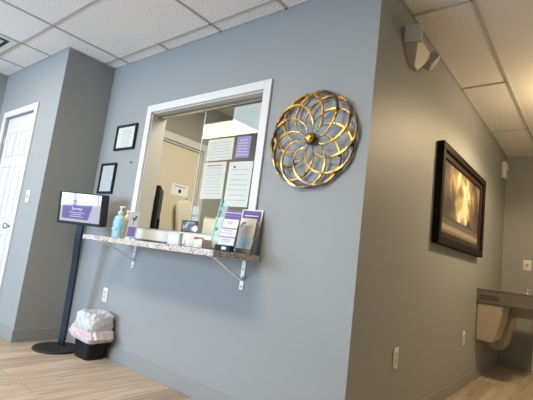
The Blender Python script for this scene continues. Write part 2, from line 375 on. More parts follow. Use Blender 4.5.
# ------------------------------------------------------------------ wall frames
def cert(x0, x1, z0, z1, label, lines, ink, pm):
    t = thing('certificate_frame', label, 'picture frame', ((x0+x1)/2, 0, z0), group='framed certificates beside the service window')
    w = (x1-x0)/2; h = z1-z0; e = .02
    bm = bmesh.new()
    for a in ((-w, w, h-e, h), (-w, w, 0, e), (-w, -w+e, e, h-e), (w-e, w, e, h-e)): box(bm, a[0], a[1], -.02, -.001, a[2], a[3], bev=.002)
    obj('frame', bm, BLACK, t)
    mbox('document', pm, t, -w+e, w-e, -.008, -.002, e, h-e)
    bm = bmesh.new(); 
    for k in range(lines):
        z = h-e-.03-(h-2*e-.05)*k/(lines-1); s = (.5+.45*random.random())*(w-e-.02)
        box(bm, -s, s, -.0086, -.0081, z-.0025, z+.0025)
    obj('printed_lines', bm, ink, t)
    mbox('glazing', GLASS, t, -w+e, w-e, -.012, -.010, e, h-e)
cert(-2.530, -2.210, 1.735, 1.970, 'black framed certificate, the upper one left of the service window', 9, INK, mat('certificate paper', (.76, .73, .69), .8))
cert(-2.690, -2.440, 1.335, 1.620, 'black framed certificate, the lower one above the kiosk screen', 13, INKB, mat('grey white paper', (.58, .57, .56), .8))
bm = bmesh.new(); cyl(bm, (-2.22, 0, 1.615), (-2.22, -.010, 1.615), .004, n=10); cyl(bm, (-2.22, -.010, 1.615), (-2.22, -.012, 1.615), .007, n=10)
tag(obj('wall_nail', bm, BLACKM), 'small bare nail in the grey wall beside the white window casing', 'nail')

# ------------------------------------------------------------------ outlets & switches
def plate(name, label, cat, loc, rz, kind, grp=None, w=.072, h=.116, m=WHITE):
    t = thing(name, label, cat, loc, rz, grp)
    mbox('cover_plate', m, t, -w/2, w/2, -.007, -.0005, -h/2, h/2, bev=.002)
    if kind == 'outlet':
        for s in (-1, 1):
            bm = bmesh.new(); box(bm, -.017, .017, -.009, -.007, s*.021-.015, s*.021+.015, bev=.004); r = obj('receptacle', bm, OFFW, t)
            bm = bmesh.new(); box(bm, -.009, -.006, -.0095, -.009, s*.021-.003, s*.021+.009); box(bm, .006, .009, -.0095, -.009, s*.021-.003, s*.021+.009); obj('slots', bm, DARK, r)
    elif kind == 'switch':
        bm = bmesh.new(); box(bm, -.006, .006, -.018, -.007, -.002, .014, bev=.002); obj('toggle', bm, OFFW, t)
        bm = bmesh.new(); box(bm, -.008, .008, -.0078, -.007, -.016, .016); obj('slot', bm, DARK, t)
    else:
        bm = bmesh.new(); cyl(bm, (0, -.012, 0), (0, -.007, 0), .011, n=16); obj('knob', bm, mat('dark knob', (.08, .05, .04), .4), t, True)
plate('wall_outlet', 'white outlet on the front wall above the trash bin', 'outlet', (-2.272, 0, .466), 0, 'outlet')
plate('wall_outlet', 'white outlet low on the hallway wall nearest the corner', 'outlet', (0, .615, .44), R(90), 'outlet', h=.124)
plate('wall_outlet', 'white outlet low on the hallway wall near the drinking fountain', 'outlet', (0, 2.23, .44), R(90), 'outlet', h=.124)
plate('light_switch', 'white light switch beside the six panel door', 'light switch', (-3.04, Dy, 1.22), 0, 'switch', h=.112)
plate('wall_dial', 'cream plate with a dark knob on the hallway end wall', 'wall plate', (.27, LY, 1.23), 0, 'dial', w=.085, h=.125, m=OFFW)

# ------------------------------------------------------------------ gold flower wall art
FC = Vector((-.352, 0, 1.657)); RC = .145; N = 10
art = thing('metal_wall_art', 'round gold and bronze metal flower hanging on the grey wall', 'wall art', FC)
for k in range(N):
    a = 2*math.pi*k/N+.13
    def cpt(t, extra=0):
        ang = a+math.pi+t   # t=0 at hub
        x = math.cos(a)*RC+math.cos(ang)*RC; z = math.sin(a)*RC+math.sin(ang)*RC
        rr = math.hypot(x, z); y = -.022-.012*math.sin(t)-.055*math.sin(min(1, rr/.31)*math.pi)*.5
        return (x, y, z)
    n1 = 40
    pts = [cpt(R(34)+(R(334)-R(34))*i/n1) for i in range(n1+1)]
    nrm = [(0, -1, 0)]*(n1+1)
    bm = bmesh.new(); sweep(bm, pts, .0105, .015, normals=nrm, taper=9); obj('petal_ribbon', bm, GOLD, art, True)
    # inner wire petals
    for da in (.26,):
        bm = bmesh.new(); pts = []
        for i in range(25):
            t = -1+2*i/24; l = .135*(1-abs(t)**1.6)+.012; wd = .030*math.sin(math.pi*(1-abs(t)))*(1 if t > 0 else -1)
            x = math.cos(a+da)*l-math.sin(a+da)*wd; z = math.sin(a+da)*l+math.cos(a+da)*wd; pts.append((x, -.03-.02*l/.13, z))
        sweep(bm, pts, .0015, 0, rnd=True); obj('wire_petal', bm, BRONZE, art, True)
    # dark outer crescent
    bm = bmesh.new(); pts = []
    for i in range(17):
        s = i/16; ph = a-.15+s*.95; rr = .281+.016*math.sin(s*math.pi)-.016*s; pts.append((math.cos(ph)*rr, -.016-.012*s, math.sin(ph)*rr))
    sweep(bm, pts, .007, .003); obj('outer_crescent', bm, BRONZE, art, True)
bm = bmesh.new(); bmesh.ops.create_uvsphere(bm, u_segments=24, v_segments=14, radius=.030)
for v in bm.verts: v.co = Vector((v.co.x, v.co.y*.7-.045, v.co.z))
obj('hub', bm, HUBG, art, True)
bm = bmesh.new(); cyl(bm, (0, -.001, 0), (0, -.03, 0), .012, n=12); cyl(bm, (0, -.03, 0), (0, -.034, 0), .038, .036, n=24); obj('mounting_post', bm, BRONZE, art)

# ------------------------------------------------------------------ landscape picture in the hall
pic = thing('framed_picture', 'dark framed stormy golden sky picture on the hallway wall', 'picture', (0, 1.86, 1.2))
y0, y1, z0, z1 = -.725, .725, 0, .772
FRM = mat('dark mahogany frame', (.009, .005, .004), .6, spec=.12, var=(14, (.018, .010, .006), .4, .7)); FRI = mat('bronze inner frame', (.034, .020, .012), .5, spec=.2)
bm = bmesh.new(); e = .06
for (a, b, c_, d) in ((y0, y1, z1-e, z1), (y0, y1, z0, z0+e), (y0, y0+e, z0+e, z1-e), (y1-e, y1, z0+e, z1-e)): box(bm, .002, .055, a, b, c_, d, bev=.008)
obj('frame', bm, FRM, pic)
bm = bmesh.new(); f = .045
for (a, b, c_, d) in ((y0+e, y1-e, z1-e-f, z1-e), (y0+e, y1-e, z0+e, z0+e+f), (y0+e, y0+e+f, z0+e+f, z1-e-f), (y1-e-f, y1-e, z0+e+f, z1-e-f)): box(bm, .002, .036, a, b, c_, d, bev=.006)
obj('inner_frame', bm, FRI, pic)
def painting():
    m = bpy.data.materials.new('stormy sky print'); m.use_nodes = True; nt = m.node_tree; b = nt.nodes['Principled BSDF']; L = nt.links.new
    b.inputs['Roughness'].default_value = .5
    tc = nt.nodes.new('ShaderNodeTexCoord'); sp = nt.nodes.new('ShaderNodeSeparateXYZ'); L(tc.outputs['Object'], sp.inputs[0])
    n = nt.nodes.new('ShaderNodeTexNoise'); n.inputs['Scale'].default_value = 4.6; n.inputs['Detail'].default_value = 8; n.inputs['Distortion'].default_value = .35; L(tc.outputs['Object'], n.inputs[0])
    # distance from the bright patch
    vm = nt.nodes.new('ShaderNodeVectorMath'); vm.operation = 'DISTANCE'
    mp = nt.nodes.new('ShaderNodeMapping'); mp.inputs['Scale'].default_value = (0, .62, .45); L(tc.outputs['Object'], mp.inputs[0])
    L(mp.outputs[0], vm.inputs[0]); vm.inputs[1].default_value = (0, .02, .20)
    a1 = nt.nodes.new('ShaderNodeMath'); a1.operation = 'MULTIPLY_ADD'; L(n.outputs[0], a1.inputs[0]); a1.inputs[1].default_value = 1.25; L(vm.outputs[1] if False else vm.outputs['Value'], a1.inputs[2])
    r = nt.nodes.new('ShaderNodeValToRGB'); e = r.color_ramp.elements
    e[0].position = .60; e[0].color = (.72, .62, .42, 1); e[1].position = 1.0; e[1].color = (.05, .042, .038, 1)
    k = e.new(.74); k.color = (.27, .19, .085, 1); k = e.new(.86); k.color = (.12, .09, .065, 1); k = e.new(.68); k.color = (.44, .34, .17, 1)
    L(a1.outputs[0], r.inputs[0])
    # water / land at the bottom
    rz = nt.nodes.new('ShaderNodeValToRGB'); rz.color_ramp.interpolation = 'CONSTANT'; ee = rz.color_ramp.elements
    ee[0].position = 0; ee[0].color = (.16, .12, .08, 1); ee[1].position = .215; ee[1].color = (.05, .04, .03, 1); q = ee.new(.13); q.color = (.30, .25, .19, 1); q = ee.new(.17); q.color = (.12, .10, .08, 1)
    L(sp.outputs['Z'], rz.inputs[0])
    gt = nt.nodes.new('ShaderNodeMath'); gt.operation = 'GREATER_THAN'; gt.inputs[1].default_value = .235; L(sp.outputs['Z'], gt.inputs[0])
    mx = nt.nodes.new('ShaderNodeMix'); mx.data_type = 'RGBA'; L(gt.outputs[0], mx.inputs[0]); L(rz.outputs[0], mx.inputs[6]); L(r.outputs[0], mx.inputs[7]); L(mx.outputs[2], b.inputs['Base Color'])
    return m
cv = mbox('canvas_print', painting(), pic, .002, .020, y0+e+f, y1-e-f, z0+e+f, z1-e-f)
bm = bmesh.new(); prism(bm, [(.16, .235), (.24, .30), (.28, .27), (.36, .24)], 0, .020, .0215); obj('hill', bm, mat('dark painted hill', (.03, .03, .03), .5), cv)

# ------------------------------------------------------------------ emergency light
em = thing('emergency_light', 'beige twin head emergency light high on the hallway wall', 'emergency light', (0, .51, 2.290))
EB = mat('beige housing', (.40, .36, .29), .5)
bm = bmesh.new()
q = [((0, -.17, .18), (0, .17, .18), (.05, .15, .18), (.05, -.15, .18)), ((0, -.17, .10), (0, .17, .10), (.085, .14, .10), (.085, -.14, .10)), ((0, -.05, -.03), (0, .05, -.03), (.03, .03, -.03), (.03, -.03, -.03))]
rg = [[bm.verts.new((max(p[0], .001), p[1], p[2])) for p in ring] for ring in q]
for A, B in zip(rg, rg[1:]):
    for i in range(4): bm.faces.new((A[i], A[(i+1) % 4], B[(i+1) % 4], B[i]))
bm.faces.new(rg[0]); bm.faces.new(rg[-1]); obj('housing', bm, EB, em)
def head(loc, rot):
    Mx = Matrix.Translation(loc) @ rot @ Matrix.Scale(.76, 4)
    bm = bmesh.new(); box(bm, -.062, .062, -.03, .04, -.062, .062, bev=.010, mtx=Mx); h = obj('lamp_head', bm, EB, em)
    bm = bmesh.new()
    for i in range(6):
        for k in range(6):
            cx, cz = -.045+.018*i, -.045+.018*k; box(bm, cx-.007, cx+.007, -.036, -.030, cz-.007, cz+.007, mtx=Mx)
    obj('ribbed_lens', bm, mat('frosted lens', (.72, .72, .70), .3), h)
    bm = bmesh.new()
    for a_ in ((-.066, .066, .056, .066), (-.066, .066, -.066, -.056), (-.066, -.056, -.056, .056), (.056, .066, -.056, .056)): box(bm, a_[0], a_[1], -.040, -.028, a_[2], a_[3], bev=.002, mtx=Mx)
    obj('lens_rim', bm, WHITE, h)
head(Vector((.055, -.14, .125)), Matrix.Rotation(R(12), 4, 'Z') @ Matrix.Rotation(R(8), 4, 'X'))
head(Vector((.065, .17, .09)), Matrix.Rotation(R(115), 4, 'Z') @ Matrix.Rotation(R(35), 4, 'X'))

# strobe near the ceiling at the end of the hall
t = thing('alarm_strobe', 'small white box high on the hallway wall near its end', 'alarm', (0, 3.70, 2.26))
mbox('body', WHITE, t, .001, .045, -.06, .06, 0, .20, bev=.006); mbox('strobe_lens', OFFW, t, .045, .06, -.03, .03, .10, .17, bev=.005)

# ------------------------------------------------------------------ lights in ceiling
def troffer(x0, x1, y0, y1, label):
    t = thing('ceiling_light', label, 'ceiling light', ((x0+x1)/2, (y0+y1)/2, H-.022), group='lobby ceiling lights')
    w, d = (x1-x0)/2-.013, (y1-y0)/2-.013
    bm = bmesh.new()
    for a in ((-w, w, -d, -d+.03), (-w, w, d-.03, d), (-w, -w+.03, -d+.03, d-.03), (w-.03, w, -d+.03, d-.03)): box(bm, a[0], a[1], a[2], a[3], .004, .022)
    obj('frame', bm, WHITE, t); mbox('diffuser', LENS, t, -w+.03, w-.03, -d+.03, d-.03, .010, .020)
troffer(-3.78, -2.54, -1.95, -1.34, 'long lit ceiling light above the kiosk side of the lobby, mirrored in the glass')
troffer(-1.30, -.08, -2.56, -1.95, 'long lit ceiling light nearest the flower wall art side of the lobby')
vent = thing('ceiling_vent', 'square white air vent in the ceiling at the far left', 'vent', (-3.475, -1.035, H-.018))
bm = bmesh.new(); s = .29
for k, (a, zz) in enumerate(((.29, .006), (.20, .0), (.12, -.004))):
    b_ = a-.045
    for r_ in ((-a, a, -a, -b_), (-a, a, b_, a), (-a, -b_, -b_, b_), (b_, a, -b_, b_)): box(bm, r_[0], r_[1], r_[2], r_[3], .004+zz, .010+zz)
obj('louvres', bm, WHITE, vent); mbox('duct_opening', DARK, vent, -.24, .24, -.24, .24, .0165, .0178)
# hall dome lamp (just right of the frame)
dl = thing('dome_ceiling_light', 'round lit dome lamp on the smooth hallway ceiling', 'ceiling light', (.98, 1.95, H))
bm = bmesh.new(); lathe(bm, [(.17, -.001), (.17, -.02), (.155, -.025)], n=32); obj('base_ring', bm, STEEL, dl, True)
bm = bmesh.new(); lathe(bm, [(.155, -.022), (.15, -.045), (.12, -.07), (.07, -.088), (.0, -.095)], n=32)
obj('glass_dome', bm, mat('lit dome', (.9, .85, .7), .5, emit=(1, .78, .45), es=2.0), dl, True)
pl = bpy.data.lights.new('dome_lamp', 'POINT'); pl.energy = HALL_W; pl.color = (1, .77, .46); pl.shadow_soft_size = .12
po = bpy.data.objects.new('dome_lamp', pl); po.location = (.98, 1.95, H-.24); COL.objects.link(po)
pl.energy = 19
ps = bpy.data.lights.new('dome_lamp', 'SPOT'); ps.energy = HALL_W; ps.color = (1, .77, .46); ps.shadow_soft_size = .12; ps.spot_size = R(165); ps.spot_blend = .3
po = bpy.data.objects.new('dome_lamp', ps); po.location = (.98, 1.95, H-.16); COL.objects.link(po)

# ------------------------------------------------------------------ papers on the glass
YP = .0845
def sheet(x0, x1, z0, z1, label, m, ink, lines, yy=YP, head_m=None, mark=None, skew=0, cat='notice', grp='notices behind the service window glass', name='notice_sheet'):
    cx = (x0+x1)/2+.015; t = thing(name, label, cat, (cx, yy, z0), 0, grp); t.rotation_euler = (0, skew, 0)
    w = (x1-x0)/2; h = z1-z0
    bm = bmesh.new(); box(bm, -w, w, 0, .0006, 0, h); obj('paper', bm, m, t)
    bm = bmesh.new(); 
    for k in range(lines):
        z = h*.82-(h*.68)*k/max(1, lines-1); s = w*(.55+.30*random.random()); zt = min(.0026, h*.018)
        x = -s
        while x < s:
            l = random.uniform(.012, .03); box(bm, x, min(x+l, s), -.0007, -.0001, z-zt, z+zt); x += l+.006
    obj('printed_text', bm, ink, t)
    if head_m:
        bm = bmesh.new(); box(bm, -w*.7, w*.7, -.0007, -.0001, h*.89, h*.93); obj('heading', bm, head_m, t)
    if mark:
        bm = bmesh.new(); cyl(bm, (mark[0]*w, -.0009, mark[1]*h), (mark[0]*w, -.0001, mark[1]*h), mark[2], n=16); obj('dark_mark', bm, BLACK, t)
    return t
sheet(-1.375, -1.105, 1.603, 1.768, 'pale landscape notice on the glass, centre left under the reflected light', PAPER, INK, 6)
sheet(-1.385, -1.15, 1.315, 1.590, 'pale notice with faded red heading on the glass, lower left', PAPER, INKB, 9, head_m=INKR)
sheet(-1.125, -.900, 1.262, 1.582, 'tall white notice with a small dark emblem on the glass, lower right', PAPERW, INK, 7, mark=(-.5, .88, .009), skew=.02)
sheet(-1.145, -.875, 1.795, 2.000, 'pale blue notice in the top right corner of the glass', PAPERB, INK, 8)
sheet(-1.075, -.945, 1.612, 1.765, 'small purple flyer with white print on the glass', PURPLEL, PAPERW, 6, skew=.03)
sheet(-1.44, -1.372, 1.19, 1.255, 'pale blue sticker on the glass edge, upper of two', PAPERB, INK, 3)
sheet(-1.435, -1.367, 1.115, 1.178, 'pale blue sticker on the glass edge, lower of two', PAPERB, INK, 3)

# ------------------------------------------------------------------ office contents
# sign on beige door
t = thing('door_sign', 'white sign with a black emblem on the beige office door', 'sign', (-2.6445, .90, 1.490), R(90), None)
mbox('paper', mat('bright paper', (.86, .85, .82), .8), t, -.115, .115, -.001, 0, 0, .125)
bm = bmesh.new(); box(bm, -.08, .08, -.0018, -.001, .092, .104); obj('printed_text', bm, INK, t)
bm = bmesh.new(); prism(bm, [(math.cos(i*math.pi/4)*.022*(1 if i % 2 else .8), .05+math.sin(i*math.pi/4)*.022) for i in range(8)], 1, -.0018, -.001); obj('emblem', bm, BLACK, t)
# cream coat hanging on a hook on the door
ct = thing('hanging_coat', 'cream coat hanging from a hook on the beige office door', 'coat', (-2.60, .975, 1.07), R(90))
bm = bmesh.new(); n = 20; rows = []
for jz, (z, hw, th_) in enumerate(((.385, .02, .012), (.375, .06, .02), (.34, .115, .028), (.28, .13, .032), (.20, .12, .034), (.10, .10, .036), (0, .08, .038), (-.15, .085, .038), (-.30, .09, .038))):
    rows.append([bm.verts.new((math.cos(2*math.pi*i/n)*hw*(1+.05*math.sin(5*i+jz)), math.sin(2*math.pi*i/n)*th_*(1+.25*math.sin(i*2.6+jz*.6)), z)) for i in range(n)])
for A, B in zip(rows, rows[1:]):
    for i in range(n): bm.faces.new((A[i], A[(i+1) % n], B[(i+1) % n], B[i]))
bm.faces.new(rows[0]); bm.faces.new(rows[-1])
obj('fabric', bm, mat('cream fabric', (.72, .68, .54), .9, bump=(18, .4, .01)), ct, True)
bm = bmesh.new(); sweep(bm, [(0, .044, .40), (0, .0, .40), (0, -.01, .385), (0, -.008, .37)], .005, 0, rnd=True); obj('hook', bm, STEEL, ct)
# black monitor seen nearly edge on
mo = thing('computer_monitor', 'black computer monitor seen edge on inside the service window', 'monitor', (-2.40, .47, .762), R(-41))
mbox('housing', BLACK, mo, -.21, .21, -.02, .02, .31, .72, bev=.006)
mbox('screen', mat('dark screen', (.01, .01, .012), .1), mo, -.195, .195, -.022, -.0205, .325, .705)
bm = bmesh.new(); box(bm, -.03, .03, .02, .04, .012, .42, bev=.004); obj('stand', bm, BLACK, mo)
bm = bmesh.new(); box(bm, -.11, .11, -.07, .09, .0005, .012, bev=.004); obj('foot', bm, BLACK, mo)
bm = bmesh.new(); box(bm, -2.60, -.14, T+.002, .74, .722, .76, bev=.004); box(bm, -2.55, -2.51, .2, .7, 0, .722); box(bm, -.22, -.18, .2, .7, 0, .722)
tag(obj('office_desk', bm, mat('beige laminate', (.55, .50, .42), .5)), 'beige office desk inside, under the service window', 'desk')
# beige organiser box behind the glass
bm = bmesh.new(); box(bm, -1.66, -1.44, .42, .56, .762, .775); box(bm, -1.66, -1.44, .42, .427, .775, 1.20); box(bm, -1.66, -1.44, .553, .56, .775, 1.24)
box(bm, -1.66, -1.653, .427, .553, .775, 1.22); box(bm, -1.447, -1.44, .427, .553, .775, 1.22)
fo = tag(obj('file_holder', bm, mat('cream card', (.76, .68, .50), .7)), 'cream file holder standing on the desk behind the glass', 'file holder')

# ------------------------------------------------------------------ kiosk
TH = .5
ki = thing('kiosk_stand', 'black floor stand with a lit purple and white survey screen', 'kiosk', (-2.505, -.240, 0))
bm = bmesh.new(); lathe(bm, [(.0, .0), (.178, .0), (.183, .004), (.183, .010), (.176, .016), (.0, .018)], c=(.028, .012, 0), n=48)
obj('base_plate', bm, BLACKM, ki, True)
bm = bmesh.new()
pp = [(.005, .055, .016), (.012, .050, .2), (.034, .035, .45), (.070, .012, .7), (.112, -.02, .9), (.135, -.03, 1.04), (.150, -.035, 1.12)]
sweep(bm, pp, .050, .026, normals=[(math.sin(TH), -math.cos(TH), 0)]*len(pp)); obj('pole', bm, NAVYM, ki)
C0 = Vector((.172, -.078, 1.148)); Mk = Matrix.Translation(C0) @ Matrix.Rotation(TH, 4, 'Z') @ Matrix.Rotation(R(6.3), 4, 'X')
wd, hh = .40, .262
bm = bmesh.new(); box(bm, -wd/2, wd/2, -.012, .085, -hh/2, hh/2, bev=.008, mtx=Mk); en = obj('screen_enclosure', bm, BLACKM, ki)
bm = bmesh.new(); box(bm, -.170, .188, -.0140, -.0122, -.108, .122, mtx=Mk)
sc = obj('screen', bm, mat('screen glow white', (.02, .02, .02), .04, emit=(.80, .84, 1), es=.45), en)
bm = bmesh.new(); prism(bm, [(-.150, -.085), (.085, -.088), (.118, .03), (.10, .060), (-.150, .075)], 1, -.0148, -.0141); bm.transform(Mk)
obj('purple_panel', bm, mat('screen glow purple', (.02, .02, .02), .04, emit=(.27, .21, .60), es=.50), sc)
TM = mat('screen text', (.02, .02, .02), .2, emit=(.9, .88, 1), es=.55)
RX = Matrix.Rotation(R(90), 4, 'X')
text_mesh('screen_text', 'Patient Satisfaction', .028, TM, sc, Mk @ Matrix.Translation((-.025, -.0152, .038)) @ RX)
text_mesh('screen_text', 'Survey', .036, TM, sc, Mk @ Matrix.Translation((-.02, -.0152, -.002)) @ RX)
bm = bmesh.new()
for k, s in enumerate((.07, .045, .06)): box(bm, -.02-s, -.02+s, -.0152, -.0149, -.036-.016*k, -.032-.016*k, mtx=Mk)
obj('small_print', bm, TM, sc)

# ------------------------------------------------------------------ trash bin
tb_ = thing('trash_bin', 'small black bin with a puffed white and pink liner under the ledge', 'bin', (-2.165, -.122, 0))
def rrect(hx, hy, z, r, n=6):
    out = []
    for (sx, sy, a0) in ((1, 1, 0), (-1, 1, 90), (-1, -1, 180), (1, -1, 270)):
        for i in range(n+1):
            a = R(a0+90*i/n); out.append(Vector((sx*(hx-r)+math.cos(a)*r, sy*(hy-r)+math.sin(a)*r, z)))
    return out
def loft(bm, rings, cap0=True, cap1=True):
    V = [[bm.verts.new(p) for p in r] for r in rings]; n = len(V[0])
    for A, B in zip(V, V[1:]):
        for i in range(n): bm.faces.new((A[i], A[(i+1) % n], B[(i+1) % n], B[i]))
    if cap0: bm.faces.new(V[0][::-1])
    if cap1: bm.faces.new(V[-1])
bm = bmesh.new(); loft(bm, [rrect(.098, .072, 0, .03), rrect(.102, .076, .006, .03), rrect(.120, .088, .20, .035), rrect(.134, .098, .205, .035), rrect(.134, .098, .215, .035)])
obj('bin_body', bm, BLACK, tb_, True)
LIN = mat('white bin liner', (.60, .60, .60), .4, var=(20, (.40, .45, .58), .50, .66), bump=(38, 1.0, .018)); PNK = mat('pink bin liner', (.62, .42, .43), .45, var=(18, (.64, .54, .55), .4, .6), bump=(38, 1.0, .016))
def crumple(rings, amp, sd):
    out = []
    for k, r in enumerate(rings):
        nr = []
        for i, p in enumerate(r):
            c = Vector((p.x, p.y, 0)).normalized(); v = noise.noise(Vector((p.x*22+sd, p.y*22, p.z*26)))+.7*noise.noise(Vector((p.x*50, p.y*50+sd, p.z*55)))
            q = p+c*v*amp+Vector((0, 0, v*amp*.6))
            q.y = min(q.y, .112); nr.append(q)
        out.append(nr)
    return out
bm = bmesh.new(); loft(bm, crumple([rrect(.138, .102, .160, .05, 10), rrect(.160, .110, .140, .05, 10), rrect(.192, .118, .172, .06, 10), rrect(.160, .112, .218, .05, 10), rrect(.132, .101, .226, .05, 10)], .016, 3), False, False)
for v in bm.verts:      # the liner's loose tail hangs out on the left
    if v.co.x < -.10: v.co.x -= .035*(1-abs(v.co.y)/.13); v.co.z += .01
obj('liner_skirt', bm, PNK, tb_, True)
bm = bmesh.new(); loft(bm, crumple([rrect(.130, .100, .217, .05, 10), rrect(.142, .110, .24, .06, 10), rrect(.144, .112, .28, .07, 10), rrect(.136, .108, .325, .07, 10), rrect(.115, .090, .352, .07, 10), rrect(.080, .062, .350, .05, 10), rrect(.035, .03, .335, .02, 10)], .016, 9), True, True)
obj('liner_bag', bm, LIN, tb_, True)

# ------------------------------------------------------------------ things on the ledge
ZS = .9502
t = thing('soap_bottle', 'blue hand sanitizer bottle with a white pump, leftmost on the ledge', 'bottle', (-1.785, -.285, ZS))
bm = bmesh.new(); lathe(bm, [(.0, 0), (.044, 0), (.047, .006), (.047, .135), (.040, .155), (.018, .168), (.016, .178)], n=28, sy=.75); obj('body', bm, mat('clear blue gel', (.36, .58, .62), .25, trans=.2), t, True)
bm = bmesh.new(); lathe(bm, [(.048, .050), (.0485, .052), (.0485, .120), (.048, .122)], n=28, sy=.76); lb = obj('label_band', bm, mat('teal label', (.22, .46, .55), .5), t, True)
bm = bmesh.new(); box(bm, -.025, .03, -.0385, -.0365, .060, .072); obj('label_strip', bm, INKB, lb)
bm = bmesh.new(); lathe(bm, [(.018, .178), (.018, .195), (.006, .198), (.006, .222), (.012, .224), (.012, .234)], n=18); box(bm, -.006, .045, -.006, .006, .226, .234, bev=.002); obj('pump', bm, WHITE, t, True)
t = thing('lotion_bottle', 'clear bottle of yellow soap with a pump behind the blue sanitizer', 'bottle', (-1.862, -.178, ZS))
bm = bmesh.new(); lathe(bm, [(.0, 0), (.036, 0), (.038, .006), (.038, .135), (.030, .155), (.015, .165)], n=24); obj('body', bm, mat('yellow liquid', (.60, .48, .24), .25, trans=.25), t, True)
bm = bmesh.new(); lathe(bm, [(.016, .165), (.016, .18), (.005, .183), (.005, .205), (.011, .207), (.011, .215)], n=16); box(bm, -.005, .042, -.005, .005, .207, .215, bev=.002); obj('pump', bm, mat('yellow cap', (.80, .70, .42), .4), t, True)

def leaning(name, label, cat, loc, rz, w, h, lean, face, grp=None):
    t = thing(name, label, cat, loc, rz, grp)
    return t, Matrix.Rotation(-lean, 4, 'X')
t, Ml = leaning('sign_holder', 'small clear stand up sign with a purple square beside the sanitizer bottle', 'sign', (-1.590, -.300, ZS), .40, 0, 0, .12, None)
bm = bmesh.new(); box(bm, -.043, .043, -.004, 0, .004, .20, mtx=Ml); box(bm, -.043, .043, -.004, .055, .0, .004); obj('acrylic_stand', bm, ACRYL, t)
bm = bmesh.new(); box(bm, -.040, .040, -.0052, -.0042, .012, .196, mtx=Ml); cd = obj('card', bm, mat('greige card', (.31, .28, .26), .7), t)
bm = bmesh.new(); box(bm, -.031, .031, -.006, -.0053, .022, .090, mtx=Ml); obj('purple_square', bm, mat('deep purple card', (.09, .045, .16), .6), cd)
bm = bmesh.new(); prism(bm, [(-.014, .145), (-.008, .162), (.0, .150), (.007, .168), (.024, .170), (.018, .150), (.009, .142), (.006, .128), (-.003, .128), (-.004, .14)], 1, -.006, -.0053); box(bm, -.003, .005, -.006, -.0053, .108, .117); bm.transform(Ml); obj('dark_emblem', bm, BLACK, cd)

# small photo card, white card box, business-card tray
t = thing('photo_card', 'small black framed photo card standing on the window sill', 'photo card', (-1.355, .020, 1.0525), .25)
bm = bmesh.new(); box(bm, -.070, .070, -.006, 0, .0, .088, bev=.001); box(bm, -.02, .02, 0, .030, .0, .004); obj('frame', bm, BLACK, t)
mbox('photo', PHOTOK, t, -.058, .058, -.0068, -.0061, .010, .078)
bm = bmesh.new(); prism(bm, [(.02, .025), (.06, .006), (.076, .028), (.066, .055), (.040, .05)], 1, -.009, -.007); obj('flower_sticker', bm, mat('pale pink', (.72, .58, .56), .6), t)
t = thing('card_box', 'small frosted white box on the ledge, left of the tray of cards', 'box', (-1.10, -.30, ZS), .3)
mbox('box_body', mat('frosted plastic', (.70, .74, .78), .3, trans=.3), t, -.042, .042, -.02, .02, .0005, .070, bev=.003); mbox('lid', WHITE, t, -.043, .043, -.021, .021, .0702, .077, bev=.002)
t = thing('card_tray', 'low clear tray of peach and white cards at the middle of the ledge', 'tray', (-.965, -.225, ZS), .0)
bm = bmesh.new(); box(bm, -.085, .085, -.05, .05, .0005, .004); box(bm, -.085, .085, -.05, -.047, .004, .028); box(bm, -.085, .085, .047, .05, .004, .05); box(bm, -.085, -.082, -.047, .047, .004, .04); box(bm, .082, .085, -.047, .047, .004, .04); obj('tray_body', bm, ACRYL, t)
for k, (x, c_, n_) in enumerate(((-.055, (.86, .78, .66), 'cream'), (-.018, (.80, .50, .40), 'peach'), (.020, (.84, .84, .80), 'white'), (.056, (.82, .60, .50), 'salmon'))):
    bm = bmesh.new(); box(bm, x-.017, x+.017, -.04, .04, .005, .062+.012*(k % 2)-.006*k); c2 = obj('card_stack', bm, mat(n_+' cards', c_, .8), t)
# green edged acrylic screen with teal clips
t = thing('acrylic_screen', 'tall clear acrylic panel with a green edge and teal clips on the ledge', 'acrylic panel', (-.938, -.153, ZS), 0)
Mg = Matrix.Rotation(.165, 4, 'Y')
bm = bmesh.new(); box(bm, .006, .070, -.002, .002, .014, .30, mtx=Mg); obj('panel', bm, clear_mat('frosted acrylic', (.82, .92, .93), 1.45, .10, .22), t)
bm = bmesh.new(); box(bm, -.005, .005, -.003, .003, 0.011, .325, bev=.001, mtx=Mg); obj('green_edge', bm, ACRYLG, t)
bm = bmesh.new(); box(bm, -.03, .035, -.018, .018, .0, .010, bev=.002); obj('foot', bm, ACRYLG, t)
TEAL = mat('teal plastic', (.05, .26, .27), .4)
for z, s in ((.13, 1.0), (.215, .7), (.24, .7), (.28, .8), (.305, .7)):
    bm = bmesh.new(); prism(bm, [(.0065, z), (.0065+.010*s, z-.004), (.0065+.020*s, z+.008), (.0065+.010*s, z+.018)], 1, -.006, .006); bm.transform(Mg); obj('clip', bm, TEAL, t)

